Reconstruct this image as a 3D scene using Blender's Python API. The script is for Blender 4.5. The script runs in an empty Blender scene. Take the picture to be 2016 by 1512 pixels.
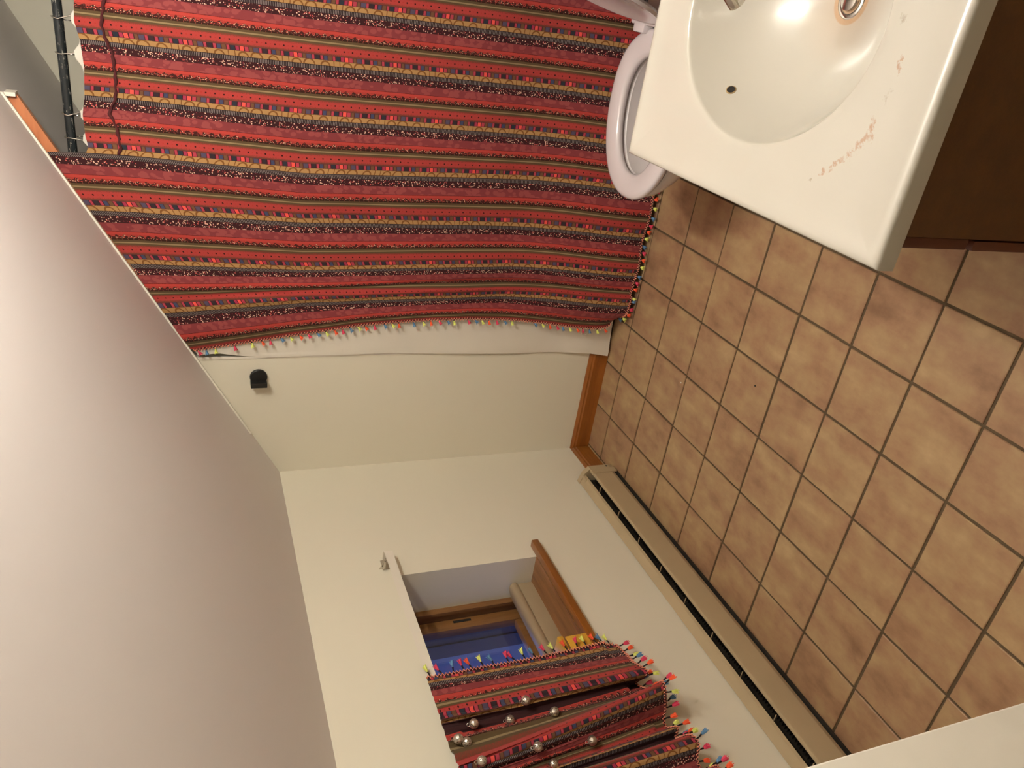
import bpy, bmesh, math, random
from mathutils import Vector, Matrix, noise
random.seed(7)
S = bpy.context.scene
COL = S.collection
PI = math.pi

# ------------------------------------------------------------------ camera
FPX = 1510.0
cam_d = bpy.data.cameras.new('camera')
cam_d.sensor_fit = 'HORIZONTAL'
cam_d.sensor_width = 36.0
cam_d.lens = FPX / 2016 * 36.0
cam_d.clip_start = 0.02
cam = bpy.data.objects.new('camera', cam_d)
COL.objects.link(cam)
CX = Vector((0.1450696, -0.3538208, -0.9239944))      # picture right
CY = Vector((-0.8814724, -0.4703882, 0.0417300))      # picture down
CZ = Vector((-0.4494010, 0.8084218, -0.3801223))      # forward
CP = Vector((1.73530646, -2.51629555, 1.59476893))
m = Matrix(((CX.x, -CY.x, -CZ.x, CP.x), (CX.y, -CY.y, -CZ.y, CP.y), (CX.z, -CY.z, -CZ.z, CP.z), (0, 0, 0, 1)))
cam.matrix_world = m
S.camera = cam

# ------------------------------------------------------------------ world, exposure
W = bpy.data.worlds.new('dusk'); S.world = W; W.use_nodes = True
bgn = W.node_tree.nodes['Background']
bgn.inputs['Color'].default_value = (0.13, 0.20, 0.60, 1)
bgn.inputs['Strength'].default_value = 1.75
S.view_settings.view_transform = 'Standard'
S.view_settings.look = 'None'
S.view_settings.gamma = 1.0
S.view_settings.use_curve_mapping = False
S.view_settings.exposure = 0.0
BULB = 190.0            # emission of the three vanity bulbs
BULB_COL = (1.0, 0.985, 0.92, 1)

# ------------------------------------------------------------------ node helpers
def srgb(r, g, b):
    f = lambda c: (c / 255 / 12.92) if c / 255 <= 0.04045 else ((c / 255 + 0.055) / 1.055) ** 2.4
    return (f(r), f(g), f(b), 1.0)

class N:
    def __init__(s, name):
        s.m = bpy.data.materials.new(name); s.m.use_nodes = True
        s.t = s.m.node_tree
        s.b = s.t.nodes['Principled BSDF']
        s.out = s.t.nodes['Material Output']
    def new(s, k, **kw):
        n = s.t.nodes.new(k)
        for a, v in kw.items(): setattr(n, a, v)
        return n
    def put(s, sock, v):
        if isinstance(v, (int, float)): sock.default_value = v
        elif isinstance(v, tuple): sock.default_value = v
        else: s.t.links.new(v, sock)
    def math(s, op, a, b=None, c=None):
        n = s.new('ShaderNodeMath', operation=op)
        s.put(n.inputs[0], a)
        if b is not None: s.put(n.inputs[1], b)
        if c is not None: s.put(n.inputs[2], c)
        return n.outputs[0]
    def mix(s, f, a, b, blend='MIX'):
        n = s.new('ShaderNodeMix', data_type='RGBA', blend_type=blend)
        s.put(n.inputs['Factor'], f); s.put(n.inputs['A'], a); s.put(n.inputs['B'], b)
        return n.outputs['Result']
    def ramp(s, f, stops, interp='LINEAR'):
        n = s.new('ShaderNodeValToRGB'); cr = n.color_ramp; cr.interpolation = interp
        while len(cr.elements) > 1: cr.elements.remove(cr.elements[0])
        cr.elements[0].position = stops[0][0]; cr.elements[0].color = stops[0][1]
        for p, c in stops[1:]:
            e = cr.elements.new(p); e.color = c
        s.put(n.inputs['Fac'], f)
        return n.outputs['Color']
    def noise(s, vec, scale, detail=3, rough=0.5, out='Fac'):
        n = s.new('ShaderNodeTexNoise'); n.inputs['Scale'].default_value = scale
        n.inputs['Detail'].default_value = detail; n.inputs['Roughness'].default_value = rough
        if vec is not None: s.put(n.inputs['Vector'], vec)
        return n.outputs[out]
    def voro(s, vec, scale, out='Distance', feature='F1'):
        n = s.new('ShaderNodeTexVoronoi', feature=feature); n.inputs['Scale'].default_value = scale
        s.put(n.inputs['Vector'], vec)
        return n.outputs[out]
    def co(s, w='Object'):
        return s.new('ShaderNodeTexCoord').outputs[w]
    def geo(s):
        return s.new('ShaderNodeNewGeometry').outputs['Position']
    def mapv(s, v, scale=(1, 1, 1), loc=(0, 0, 0), rot=(0, 0, 0)):
        n = s.new('ShaderNodeMapping'); n.inputs['Scale'].default_value = scale
        n.inputs['Location'].default_value = loc; n.inputs['Rotation'].default_value = rot
        s.put(n.inputs['Vector'], v); return n.outputs[0]
    def bump(s, h, strength=0.2, dist=0.002):
        n = s.new('ShaderNodeBump'); n.inputs['Strength'].default_value = strength
        n.inputs['Distance'].default_value = dist; s.put(n.inputs['Height'], h)
        s.t.links.new(n.outputs[0], s.b.inputs['Normal'])
    def col(s, c): s.put(s.b.inputs['Base Color'], c)
    def rough(s, r): s.put(s.b.inputs['Roughness'], r)

def simple(name, c, rough=0.5, var=0.06, scale=20, metal=0.0, bump=0.0, coat=0.0):
    n = N(name)
    f = n.noise(n.geo(), scale, 3)
    lo = tuple(max(0, x * (1 - var)) for x in c[:3]) + (1,)
    hi = tuple(min(1, x * (1 + var)) for x in c[:3]) + (1,)
    n.col(n.mix(f, lo, hi)); n.rough(rough)
    n.b.inputs['Metallic'].default_value = metal
    n.b.inputs['Coat Weight'].default_value = coat
    if bump: n.bump(n.noise(n.geo(), scale * 8, 4), bump, 0.001)
    return n.m

def wood(name, c1, c2, rough=0.35, axis='Y', coat=0.3, scale=1.0):
    n = N(name)
    sc = {'X': (1.5, 22, 22), 'Y': (22, 1.5, 22), 'Z': (22, 22, 1.5)}[axis]
    v = n.mapv(n.geo(), tuple(q * scale for q in sc))
    a = n.noise(v, 1.6, 5, 0.6)
    w = n.noise(n.mapv(n.geo(), tuple(q * 4 * scale for q in sc)), 3.0, 3, 0.6)
    f = n.math('ADD', n.math('MULTIPLY', a, 0.75), n.math('MULTIPLY', w, 0.3))
    n.col(n.ramp(f, [(0.3, c1), (0.72, c2)]))
    n.rough(rough); n.b.inputs['Coat Weight'].default_value = coat
    n.b.inputs['Coat Roughness'].default_value = 0.2
    n.bump(w, 0.12, 0.0006)
    return n.m

# ------------------------------------------------------------------ materials
def plaster(name, c, s=1.0):
    n = N(name)
    big = n.noise(n.geo(), 1.3, 3)
    n.col(n.mix(big, tuple(x * 0.97 for x in c[:3]) + (1,), tuple(min(1, x * 1.03) for x in c[:3]) + (1,)))
    n.rough(0.55)
    n.bump(n.noise(n.geo(), 180, 4, 0.6), 0.10 * s, 0.0008)
    return n.m
M = {}
M['wall'] = plaster('cream_paint', srgb(228, 221, 202))
M['ceil'] = plaster('ceiling_paint', srgb(228, 221, 220))
M['bead'] = simple('white_bead', srgb(240, 232, 218), 0.35)
M['base'] = wood('stained_pine', srgb(118, 62, 16), srgb(160, 94, 34), 0.3, 'X')
M['base_y'] = wood('stained_pine_y', srgb(118, 68, 20), srgb(152, 92, 34), 0.3, 'Y')
M['header'] = wood('orange_wood', srgb(176, 104, 66), srgb(206, 132, 88), 0.45, 'X')
M['sill'] = wood('varnished_sill', srgb(112, 68, 34), srgb(160, 104, 58), 0.22, 'Y', 0.6)
M['frame'] = wood('window_wood', srgb(104, 70, 38), srgb(146, 102, 58), 0.35, 'Z')
M['boxwood'] = wood('honey_wood', srgb(196, 142, 40), srgb(226, 174, 66), 0.35, 'Y')
M['cab'] = wood('dark_cabinet', srgb(73, 43, 11), srgb(94, 57, 17), 0.5, 'Y', 0.05)
M['cabfront'] = wood('dark_cabinet_front', srgb(72, 31, 11), srgb(93, 44, 17), 0.5, 'Z', 0.05)
M['grout'] = simple('grout', srgb(88, 72, 50), 0.95, 0.2, 60, bump=0.5)
M['heater'] = simple('beige_enamel', srgb(178, 158, 126), 0.4, 0.05, 12)
M['heater_dark'] = simple('heater_inside', srgb(38, 32, 24), 0.7, 0.2, 40)
M['fin'] = simple('aluminium_fins', srgb(60, 56, 48), 0.5, 0.2, 80, metal=0.6)
M['porcelain'] = simple('porcelain', srgb(210, 202, 200), 0.08, 0.01, 5, coat=0.5)
M['seat'] = simple('seat_plastic', srgb(206, 196, 196), 0.16, 0.01, 5, coat=0.3)
M['water'] = simple('water', srgb(150, 150, 140), 0.03, 0.01, 5)
M['chrome'] = simple('chrome', srgb(205, 200, 192), 0.12, 0.03, 30, metal=1.0)
M['black'] = simple('black_metal', srgb(22, 22, 22), 0.45, 0.1, 60)
M['dark'] = simple('dark_hole', srgb(20, 16, 12), 0.8)
M['hole_rim'] = simple('stained_hole_rim', srgb(150, 124, 84), 0.5)
M['cover'] = simple('tan_plastic', srgb(156, 136, 108), 0.4, 0.03, 10)
M['rodwhite'] = simple('white_curtain_rod', srgb(228, 220, 205), 0.35, 0.02, 10)
M['ext'] = simple('outside_casing', srgb(84, 84, 92), 0.6, 0.05, 8)
M['cord'] = simple('black_cord', srgb(26, 16, 18), 0.9)
M['tub'] = simple('tub_enamel', srgb(232, 228, 220), 0.12)
M['fold_shade'] = simple('painted_fold_shade', srgb(48, 14, 16), 0.95, 0.3, 200)  # shade of the deep window-curtain folds, painted as a dark cloth colour
M['crochet'] = simple('salmon_thread', srgb(238, 150, 122), 0.85, 0.25, 300)
M['ribbon'] = simple('maroon_edging', srgb(70, 18, 20), 0.9, 0.2, 300)
TUFT = [simple('tuft_blue', srgb(92, 132, 168), 0.85, 0.15, 300), simple('tuft_yellow', srgb(226, 232, 120), 0.85, 0.15, 300),
        simple('tuft_orange', srgb(246, 92, 50), 0.85, 0.15, 300), simple('tuft_pink', srgb(214, 62, 92), 0.85, 0.15, 300)]
n = N('silver_ball'); v = n.co()
h = n.voro(v, 260)
n.col(n.ramp(h, [(0.22, srgb(60, 50, 40)), (0.34, srgb(214, 206, 194))])); n.rough(0.28); n.b.inputs['Metallic'].default_value = 0.9
n.bump(h, 0.8, 0.001); M['ball'] = n.m
n = N('bulb'); n.b.inputs['Emission Color'].default_value = BULB_COL; n.b.inputs['Emission Strength'].default_value = BULB
n.col((1, 1, 1, 1)); M['bulb'] = n.m
# glass: plain see-through pane with a mirror-like sheen
n = N('glass'); t = n.t
tr = t.nodes.new('ShaderNodeBsdfTransparent'); gl = t.nodes.new('ShaderNodeBsdfGlossy'); gl.inputs['Roughness'].default_value = 0.02
lw = t.nodes.new('ShaderNodeLayerWeight'); lw.inputs['Blend'].default_value = 0.15
fm = t.nodes.new('ShaderNodeMath'); fm.operation = 'MULTIPLY_ADD'; fm.inputs[1].default_value = 0.5; fm.inputs[2].default_value = 0.03; t.links.new(lw.outputs['Facing'], fm.inputs[0]); fr = fm
mx = t.nodes.new('ShaderNodeMixShader'); t.links.new(fr.outputs[0], mx.inputs[0]); t.links.new(tr.outputs[0], mx.inputs[1]); t.links.new(gl.outputs[0], mx.inputs[2])
t.links.new(mx.outputs[0], n.out.inputs['Surface']); M['glass'] = n.m
# liner
n = N('liner_vinyl'); n.col(srgb(226, 218, 204)); n.rough(0.35)
n.b.inputs['Subsurface Weight'].default_value = 0.0
n.bump(n.noise(n.geo(), 9, 3), 0.25, 0.01); M['liner'] = n.m
# black rod under clear plastic, with worn spots
n = N('rod_black'); nz = n.noise(n.mapv(n.geo(), (60, 160, 160)), 1.0, 3, 0.6)
n.col(n.ramp(nz, [(0.60, srgb(38, 42, 44)), (0.70, srgb(150, 146, 136))])); n.rough(0.22); n.bump(nz, 0.3, 0.002); M['rod'] = n.m
# floor tile
n = N('clay_tile')
oi = n.new('ShaderNodeObjectInfo')
off = n.new('ShaderNodeVectorMath', operation='SCALE'); 
cmb = n.new('ShaderNodeCombineXYZ'); n.put(cmb.inputs[0], n.math('MULTIPLY', oi.outputs['Random'], 31.0)); n.put(cmb.inputs[1], n.math('MULTIPLY', oi.outputs['Random'], 57.0))
add = n.new('ShaderNodeVectorMath', operation='ADD'); n.t.links.new(n.geo(), add.inputs[0]); n.t.links.new(cmb.outputs[0], add.inputs[1])
v1 = n.mapv(add.outputs[0], (14, 5, 5), rot=(0, 0, 0.5))
a = n.noise(v1, 1.0, 5, 0.55)
b_ = n.noise(add.outputs[0], 16, 4, 0.6)
f = n.math('ADD', n.math('MULTIPLY', a, 0.6), n.math('MULTIPLY', b_, 0.4))
f = n.math('ADD', f, n.math('MULTIPLY', n.math('SUBTRACT', oi.outputs['Random'], 0.5), 0.06))
n.col(n.ramp(f, [(0.32, srgb(130, 97, 71)), (0.46, srgb(157, 121, 91)), (0.56, srgb(167, 137, 100)), (0.70, srgb(183, 155, 115))]))
n.rough(n.math('ADD', 0.38, n.math('MULTIPLY', b_, 0.2)))
n.bump(b_, 0.18, 0.002); M['tile'] = n.m
# cultured marble counter with rust marks
n = N('cream_basin_top')
P = n.geo()
sep = n.new('ShaderNodeSeparateXYZ'); n.t.links.new(P, sep.inputs[0]); X, Y, Z = sep.outputs
base = n.mix(n.noise(P, 5, 2), srgb(178, 172, 160), srgb(186, 180, 168))
def blob(cx, cy, rx, ry, ang, soft=0.35):
    dx = n.math('SUBTRACT', X, cx); dy = n.math('SUBTRACT', Y, cy)
    c, s = math.cos(ang), math.sin(ang)
    u = n.math('DIVIDE', n.math('ADD', n.math('MULTIPLY', dx, c), n.math('MULTIPLY', dy, s)), rx)
    w = n.math('DIVIDE', n.math('SUBTRACT', n.math('MULTIPLY', dy, c), n.math('MULTIPLY', dx, s)), ry)
    d = n.math('ADD', n.math('MULTIPLY', u, u), n.math('MULTIPLY', w, w))
    return n.math('SUBTRACT', 1.0, d)
RUST = []
M['_counter_n'] = n
nz = n.noise(P, 130, 4, 0.7)
nz2 = n.noise(P, 300, 3, 0.7)
col = base
wn = n.noise(P, 85, 3, 0.6, 'Color'); wsep = n.new('ShaderNodeSeparateXYZ'); n.t.links.new(wn, wsep.inputs[0])
X0_, Y0_ = X, Y
X = n.math('ADD', X, n.math('MULTIPLY', n.math('SUBTRACT', wsep.outputs[0], 0.5), 0.024)); Y = n.math('ADD', Y, n.math('MULTIPLY', n.math('SUBTRACT', wsep.outputs[1], 0.5), 0.024))
nzc = n.math('MULTIPLY', n.math('MAXIMUM', n.math('SUBTRACT', n.noise(P, 210, 3, 0.6), 0.36), 0.0), 3.2)
def stain(col, cx, cy, rx, ry, ang, c, amt):
    b = blob(cx, cy, rx, ry, ang)
    k = n.math('MULTIPLY', n.math('MAXIMUM', b, 0.0), nzc)
    k = n.math('MINIMUM', n.math('MULTIPLY', n.math('MAXIMUM', n.math('SUBTRACT', k, 0.10), 0.0), n.math('MULTIPLY', 0.55, amt)), 0.62)
    return n.mix(k, col, c)
rust = srgb(160, 116, 84); grey = srgb(142, 130, 110)
for a in [(1.648, -1.738, .020, .006, .25, rust, 2.2), (1.632, -1.729, .026, .0075, -.50, rust, 2.4), (1.612, -1.714, .020, .0055, -.7, rust, 2.2),
          (1.594, -1.696, .013, .0055, -.8, rust, 3.0), (1.579, -1.678, .008, .0045, -.8, rust, 2.6), (1.566, -1.659, .006, .004, 0, grey, 2.5),
          (1.728, -1.746, .012, .0035, .05, rust, 4.0), (1.777, -1.729, .006, .006, 0, grey, 1.6), (1.690, -1.745, .012, .006, .1, grey, 1.2)]:
    col = stain(col, *a)
# rust ring round the drain
X, Y = X0_, Y0_
rr = n.math('SQRT', n.math('ADD', n.math('POWER', n.math('SUBTRACT', X, 1.800), 2.0), n.math('POWER', n.math('SUBTRACT', Y, -1.486), 2.0)))
ring = n.math('MULTIPLY', n.math('MINIMUM', n.math('MAXIMUM', n.math('MULTIPLY', n.math('SUBTRACT', 0.0355, rr), 400.0), 0.0), 1.0), n.math('LESS_THAN', Z, 0.72))
col = n.mix(n.math('MULTIPLY', ring, n.math('ADD', 0.45, n.math('MULTIPLY', nz2, 0.5))), col, srgb(176, 132, 84))
halo = n.math('MULTIPLY', n.math('MAXIMUM', n.math('SUBTRACT', 1.0, n.math('DIVIDE', rr, 0.10)), 0.0), n.math('LESS_THAN', Z, 0.74))
col = n.mix(n.math('MULTIPLY', halo, 0.5), col, srgb(186, 156, 130))
n.col(col); n.rough(0.16); n.b.inputs['Coat Weight'].default_value = 0.4; n.b.inputs['Coat Roughness'].default_value = 0.05
M['counter'] = n.m; del M['_counter_n']

# ---- woven ethnic stripe fabric: U = pattern repeats across, V = metres along the stripe
PER = 0.161
def fabric(name, dim=1.0):
    n = N(name)
    uv = n.new('ShaderNodeUVMap', uv_map='UVMap').outputs[0]
    sp = n.new('ShaderNodeSeparateXYZ'); n.t.links.new(uv, sp.inputs[0]); U, V = sp.outputs[0], sp.outputs[1]
    mt = n.math
    cx = n.new('ShaderNodeCombineXYZ'); n.put(cx.inputs[0], mt('MULTIPLY', U, PER)); n.put(cx.inputs[1], V)
    vec = cx.outputs[0]                    # metric fabric coordinates
    p = mt('FRACT', U)
    pj = mt('ADD', p, mt('MULTIPLY', mt('SUBTRACT', n.noise(vec, 500, 2), 0.5), 0.012))
    OL = srgb(84, 70, 46); DB = srgb(66, 44, 34)
    C = n.ramp(pj, [(0, OL), (.042, srgb(104, 62, 46)), (.066, srgb(164, 58, 54)), (.198, srgb(104, 58, 46)), (.222, srgb(84, 50, 44)), (.318, srgb(166, 128, 80)),
                    (.410, srgb(26, 20, 24)), (.495, srgb(50, 22, 26)), (.625, srgb(126, 54, 57)), (.782, srgb(84, 24, 24)), (.790, srgb(176, 62, 54)),
                    (.842, srgb(58, 26, 24)), (.915, srgb(44, 24, 18)), (.945, OL)], 'CONSTANT')
    def band(a, b): return mt('MULTIPLY', mt('GREATER_THAN', p, a), mt('LESS_THAN', p, b))
    # beige line in the olive stripe
    bl = mt('MAXIMUM', mt('LESS_THAN', p, .013), mt('GREATER_THAN', p, .988))
    C = n.mix(bl, C, srgb(138, 120, 88))
    # mottling of the red band + fuzzy edges
    nz = n.noise(vec, 420, 3, 0.7)
    fz = mt('MULTIPLY', mt('MAXIMUM', band(.042, .085), band(.18, .222)), mt('GREATER_THAN', nz, 0.52))
    C = n.mix(fz, C, srgb(126, 56, 44))
    # black dots
    dv = mt('MULTIPLY', mt('SUBTRACT', mt('FRACT', mt('DIVIDE', V, .0245)), .5), .0245)
    dp = mt('MULTIPLY', mt('SUBTRACT', p, .134), PER)
    dd = mt('SQRT', mt('ADD', mt('MULTIPLY', dv, dv), mt('MULTIPLY', dp, dp)))
    C = n.mix(mt('LESS_THAN', dd, .0024), C, srgb(40, 10, 14))
    dv2 = mt('MULTIPLY', mt('SUBTRACT', mt('FRACT', mt('ADD', mt('DIVIDE', V, .0245), .5)), .5), .0245)
    dd2 = mt('SQRT', mt('ADD', mt('MULTIPLY', dv2, dv2), mt('MULTIPLY', dp, dp)))
    C = n.mix(mt('MULTIPLY', mt('LESS_THAN', dd2, .0016), 0.7), C, srgb(160, 40, 30))
    # row of little squares
    q = mt('FRACT', mt('DIVIDE', V, .147))
    sl, pk, dk, bu, tn = srgb(76, 70, 92), srgb(168, 58, 74), srgb(44, 40, 46), srgb(58, 68, 96), srgb(104, 72, 50)
    bg = srgb(72, 36, 36); te = srgb(36, 48, 58); pp = srgb(156, 48, 76); co = srgb(226, 82, 74); gp = srgb(58, 18, 26)
    sq = n.ramp(q, [(0, sl), (.09, gp), (.104, pk), (.151, gp), (.165, dk), (.253, gp), (.272, pk), (.322, gp), (.336, bu), (.408, bg), (.425, tn), (.50, bg), (.512, pk),
                    (.56, gp), (.576, te), (.66, gp), (.674, pp), (.738, gp), (.752, co), (.824, gp), (.842, pk), (.91, bg), (.926, tn), (.984, bg)], 'CONSTANT')
    C = n.mix(band(.234, .312), C, sq)
    # brown arches on the yellow band
    ar = None
    for c0, r in ((.045, .0155), (.36, .0125), (.80, .0130)):
        a = mt('MULTIPLY', mt('SUBTRACT', mt('FRACT', mt('SUBTRACT', q, c0 - .5)), .5), .147)
        b = mt('MULTIPLY', mt('SUBTRACT', .415, p), PER)
        d = mt('SQRT', mt('ADD', mt('MULTIPLY', a, a), mt('MULTIPLY', b, b)))
        k = mt('LESS_THAN', mt('ABSOLUTE', mt('SUBTRACT', d, r)), .0022)
        ar = k if ar is None else mt('MAXIMUM', ar, k)
    for c0 in (.53, .65):
        k = mt('LESS_THAN', mt('ABSOLUTE', mt('MULTIPLY', mt('SUBTRACT', q, c0), .147)), .0013); ar = mt('MAXIMUM', ar, k)
    C = n.mix(mt('MULTIPLY', mt('MULTIPLY', ar, band(.32, .41)), .9), C, srgb(112, 70, 26))
    # grey ticks
    tk = mt('MULTIPLY', band(.420, .492), mt('LESS_THAN', mt('FRACT', mt('DIVIDE', V, .0046)), .36))
    C = n.mix(tk, C, srgb(128, 120, 118))
    # speckles
    vd = n.voro(vec, 200); vc = n.voro(vec, 200, 'Color')
    spc = n.ramp(vc, [(0, srgb(206, 96, 88)), (.30, srgb(232, 190, 164)), (.7, srgb(120, 44, 58)), (.85, srgb(190, 84, 80))], 'CONSTANT')
    C = n.mix(mt('MULTIPLY', band(.50, .622), mt('LESS_THAN', vd, .33)), C, spc)
    # rose band blobs
    rb = n.voro(n.mapv(vec, (1, .8, 1)), 62)
    C = n.mix(mt('MULTIPLY', band(.632, .778), mt('MULTIPLY', mt('LESS_THAN', rb, .50), .6)), C, srgb(152, 76, 74))
    # triangles and flecks
    tw = mt('PINGPONG', V, .011)
    ed = mt('LESS_THAN', mt('ADD', .846, mt('MULTIPLY', tw, 4.0)), p)
    vt = n.voro(vec, 330); vtc = n.voro(vec, 330, 'Color')
    fl = n.ramp(vtc, [(0, srgb(200, 80, 70)), (.4, srgb(214, 170, 140)), (.6, srgb(70, 24, 24)), (.8, srgb(150, 60, 50))], 'CONSTANT')
    C = n.mix(mt('MULTIPLY', mt('MULTIPLY', band(.845, .915), ed), mt('LESS_THAN', vt, .44)), C, fl)
    C = n.mix(mt('MULTIPLY', mt('MULTIPLY', band(.845, .885), mt('SUBTRACT', 1.0, ed)), 0.8), C, srgb(176, 62, 54))
    ct = mt('MULTIPLY', band(.920, .942), mt('LESS_THAN', mt('FRACT', mt('DIVIDE', V, .0153)), .12))
    C = n.mix(ct, C, srgb(120, 60, 48))
    # slight wear
    wv = n.noise(vec, 6, 3)
    C = n.mix(mt('MULTIPLY', wv, 0.10), C, srgb(120, 60, 50))
    n.col(C); n.rough(0.9); n.b.inputs['Specular IOR Level'].default_value = 0.15
    n.b.inputs['Sheen Weight'].default_value = 0.08
    n.bump(n.noise(vec, 900, 2, 0.7), 0.25, 0.0006)
    return n.m
M['fabric'] = fabric('striped_weave')

# ------------------------------------------------------------------ mesh helpers
def mesh(name, V, F, mats, parent=None, smooth=False, mi=None, uvs=None, loc=None, auto=None):
    me = bpy.data.meshes.new(name); me.from_pydata([tuple(v) for v in V], [], F)
    for mm in (mats if isinstance(mats, (list, tuple)) else [mats]): me.materials.append(mm)
    if mi:
        for p, k in zip(me.polygons, mi): p.material_index = k
    if smooth:
        for p in me.polygons: p.use_smooth = True
        if auto: me.set_sharp_from_angle(angle=math.radians(auto))
    if uvs:
        l = me.uv_layers.new(name='UVMap')
        for lp in me.loops: l.data[lp.index].uv = uvs[lp.vertex_index]
    me.update()
    o = bpy.data.objects.new(name, me); COL.objects.link(o)
    if loc is not None: o.location = loc
    if parent is not None: o.parent = parent; o.matrix_parent_inverse = Matrix.Translation(-parent.location) if parent.type == 'EMPTY' or True else Matrix()
    return o

class G:
    def __init__(s): s.V = []; s.F = []; s.I = []
    def add(s, V, F, k=0):
        b = len(s.V); s.V += [Vector(v) for v in V]; s.F += [tuple(i + b for i in f) for f in F]; s.I += [k] * len(F); return s
    def box(s, x0, x1, y0, y1, z0, z1, k=0, bev=0.0):
        if bev:
            bm = bmesh.new(); bmesh.ops.create_cube(bm, size=1)
            for v in bm.verts: v.co = Vector(((x0 + x1) / 2 + v.co.x * (x1 - x0), (y0 + y1) / 2 + v.co.y * (y1 - y0), (z0 + z1) / 2 + v.co.z * (z1 - z0)))
            bmesh.ops.bevel(bm, geom=bm.edges[:], offset=bev, segments=2, affect='EDGES', profile=0.6)
            bm.verts.index_update(); s.add([v.co.copy() for v in bm.verts], [[v.index for v in f.verts] for f in bm.faces], k); bm.free(); return s
        V = [(x0, y0, z0), (x1, y0, z0), (x1, y1, z0), (x0, y1, z0), (x0, y0, z1), (x1, y0, z1), (x1, y1, z1), (x0, y1, z1)]
        return s.add(V, [(0, 3, 2, 1), (4, 5, 6, 7), (0, 1, 5, 4), (1, 2, 6, 5), (2, 3, 7, 6), (3, 0, 4, 7)], k)
    def prism(s, poly, axis, a, b, k=0):
        # poly: 2D points in the two other axes, extruded along axis from a to b
        def P(p, t):
            if axis == 'y': return (p[0], t, p[1])
            if axis == 'x': return (t, p[0], p[1])
            return (p[0], p[1], t)
        n_ = len(poly); V = [P(p, a) for p in poly] + [P(p, b) for p in poly]
        F = [tuple(range(n_)), tuple(range(2 * n_ - 1, n_ - 1, -1))] + [(i, (i + 1) % n_, n_ + (i + 1) % n_, n_ + i)[::-1] for i in range(n_)]
        return s.add(V, F, k)
    def tube(s, pts, r, seg=8, k=0, cap=True, flat=1.0):
        pts = [Vector(p) for p in pts]; rs = r if isinstance(r, (list, tuple)) else [r] * len(pts)
        V = []; F = []
        t0 = (pts[1] - pts[0]).normalized(); up = Vector((0, 0, 1)) if abs(t0.z) < .9 else Vector((1, 0, 0))
        nx = t0.cross(up).normalized()
        for i, p in enumerate(pts):
            t = (pts[min(i + 1, len(pts) - 1)] - pts[max(i - 1, 0)]).normalized()
            nx = (nx - t * nx.dot(t)).normalized(); ny = t.cross(nx)
            for j in range(seg):
                a = 2 * PI * j / seg; V.append(p + nx * math.cos(a) * rs[i] + ny * math.sin(a) * rs[i] * flat)
        for i in range(len(pts) - 1):
            for j in range(seg):
                a = i * seg + j; b = i * seg + (j + 1) % seg; F.append((a, b, b + seg, a + seg))
        if cap: F.append(tuple(range(seg))[::-1]); F.append(tuple(range((len(pts) - 1) * seg, len(pts) * seg)))
        return s.add(V, F, k)
    def lathe(s, prof, c, axis='z', seg=24, k=0):
        V = []; F = []; c = Vector(c)
        for r, h in prof:
            for j in range(seg):
                a = 2 * PI * j / seg; u, w = r * math.cos(a), r * math.sin(a)
                V.append(c + (Vector((u, w, h)) if axis == 'z' else Vector((h, u, w)) if axis == 'x' else Vector((u, h, w))))
        for i in range(len(prof) - 1):
            for j in range(seg):
                a = i * seg + j; b = i * seg + (j + 1) % seg; F.append((a, b, b + seg, a + seg) if axis != 'y' else (a, a + seg, b + seg, b))
        F.append(tuple(range(seg))[::-1]); F.append(tuple(range((len(prof) - 1) * seg, len(prof) * seg)))
        return s.add(V, F, k)
    def obj(s, name, mats, parent=None, smooth=False, auto=None, **kw):
        return mesh(name, s.V, s.F, mats, parent, smooth, s.I, auto=auto, **kw)

def empty(name, loc, label=None, cat=None, group=None, kind=None):
    o = bpy.data.objects.new(name, None); COL.objects.link(o); o.location = loc; o.empty_display_size = 0.05
    return tag(o, label, cat, group, kind)
def tag(o, label=None, cat=None, group=None, kind=None):
    for k, v in (('label', label), ('category', cat), ('group', group), ('kind', kind)):
        if v: o[k] = v
    return o

# ------------------------------------------------------------------ room shell
RX = 2.015          # right wall
AY = 0.76           # far wall of the bath alcove
EY = -3.6           # far end of the entry behind the camera
JX = 0.492          # left side of the bath alcove
FX, FY = 1.123, -2.2  # corner of the front wall beside the doorway
SL = 0.558; Z0 = 1.3165
zc = lambda x: Z0 + SL * x
st = lambda o, label=None: tag(o, label, None, None, 'structure')

floor = st(G().box(0, RX, EY, AY, -0.06, -0.0045).obj('floor', M['grout']), 'brown clay tile floor with dark recessed joints')
# tiles: 0.205 pitch, joint lines at x = 1.045 + i*0.205, y = -0.332 - j*0.205
T = 0.205; JT = 0.0036
def tile_mesh(x0, x1, y0, y1):
    bm = bmesh.new(); bmesh.ops.create_cube(bm, size=1)
    for v in bm.verts: v.co = Vector((v.co.x * (x1 - x0), v.co.y * (y1 - y0), v.co.z * 0.012 - 0.006))
    top = [e for e in bm.edges if all(v.co.z > -0.001 for v in e.verts)]
    bmesh.ops.bevel(bm, geom=top, offset=0.0018, segments=1, affect='EDGES')
    me = bpy.data.meshes.new('tile'); bm.to_mesh(me); bm.free(); me.materials.append(M['tile']); return me
cache = {}
xs = [1.045 + i * T for i in range(-6, 6)]; ys = [-0.332 - j * T for j in range(-2, 16)]
def cells(lines, lo, hi):
    out = []
    for a in lines:
        b = a + T
        a2, b2 = max(a + JT, lo), min(b - JT, hi)
        if b2 - a2 > 0.012: out.append((a2, b2))
    return out
cxs = cells(xs, 0.0, RX - 0.001); cys = cells([y - T for y in ys], -3.2, 0.0)
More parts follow.
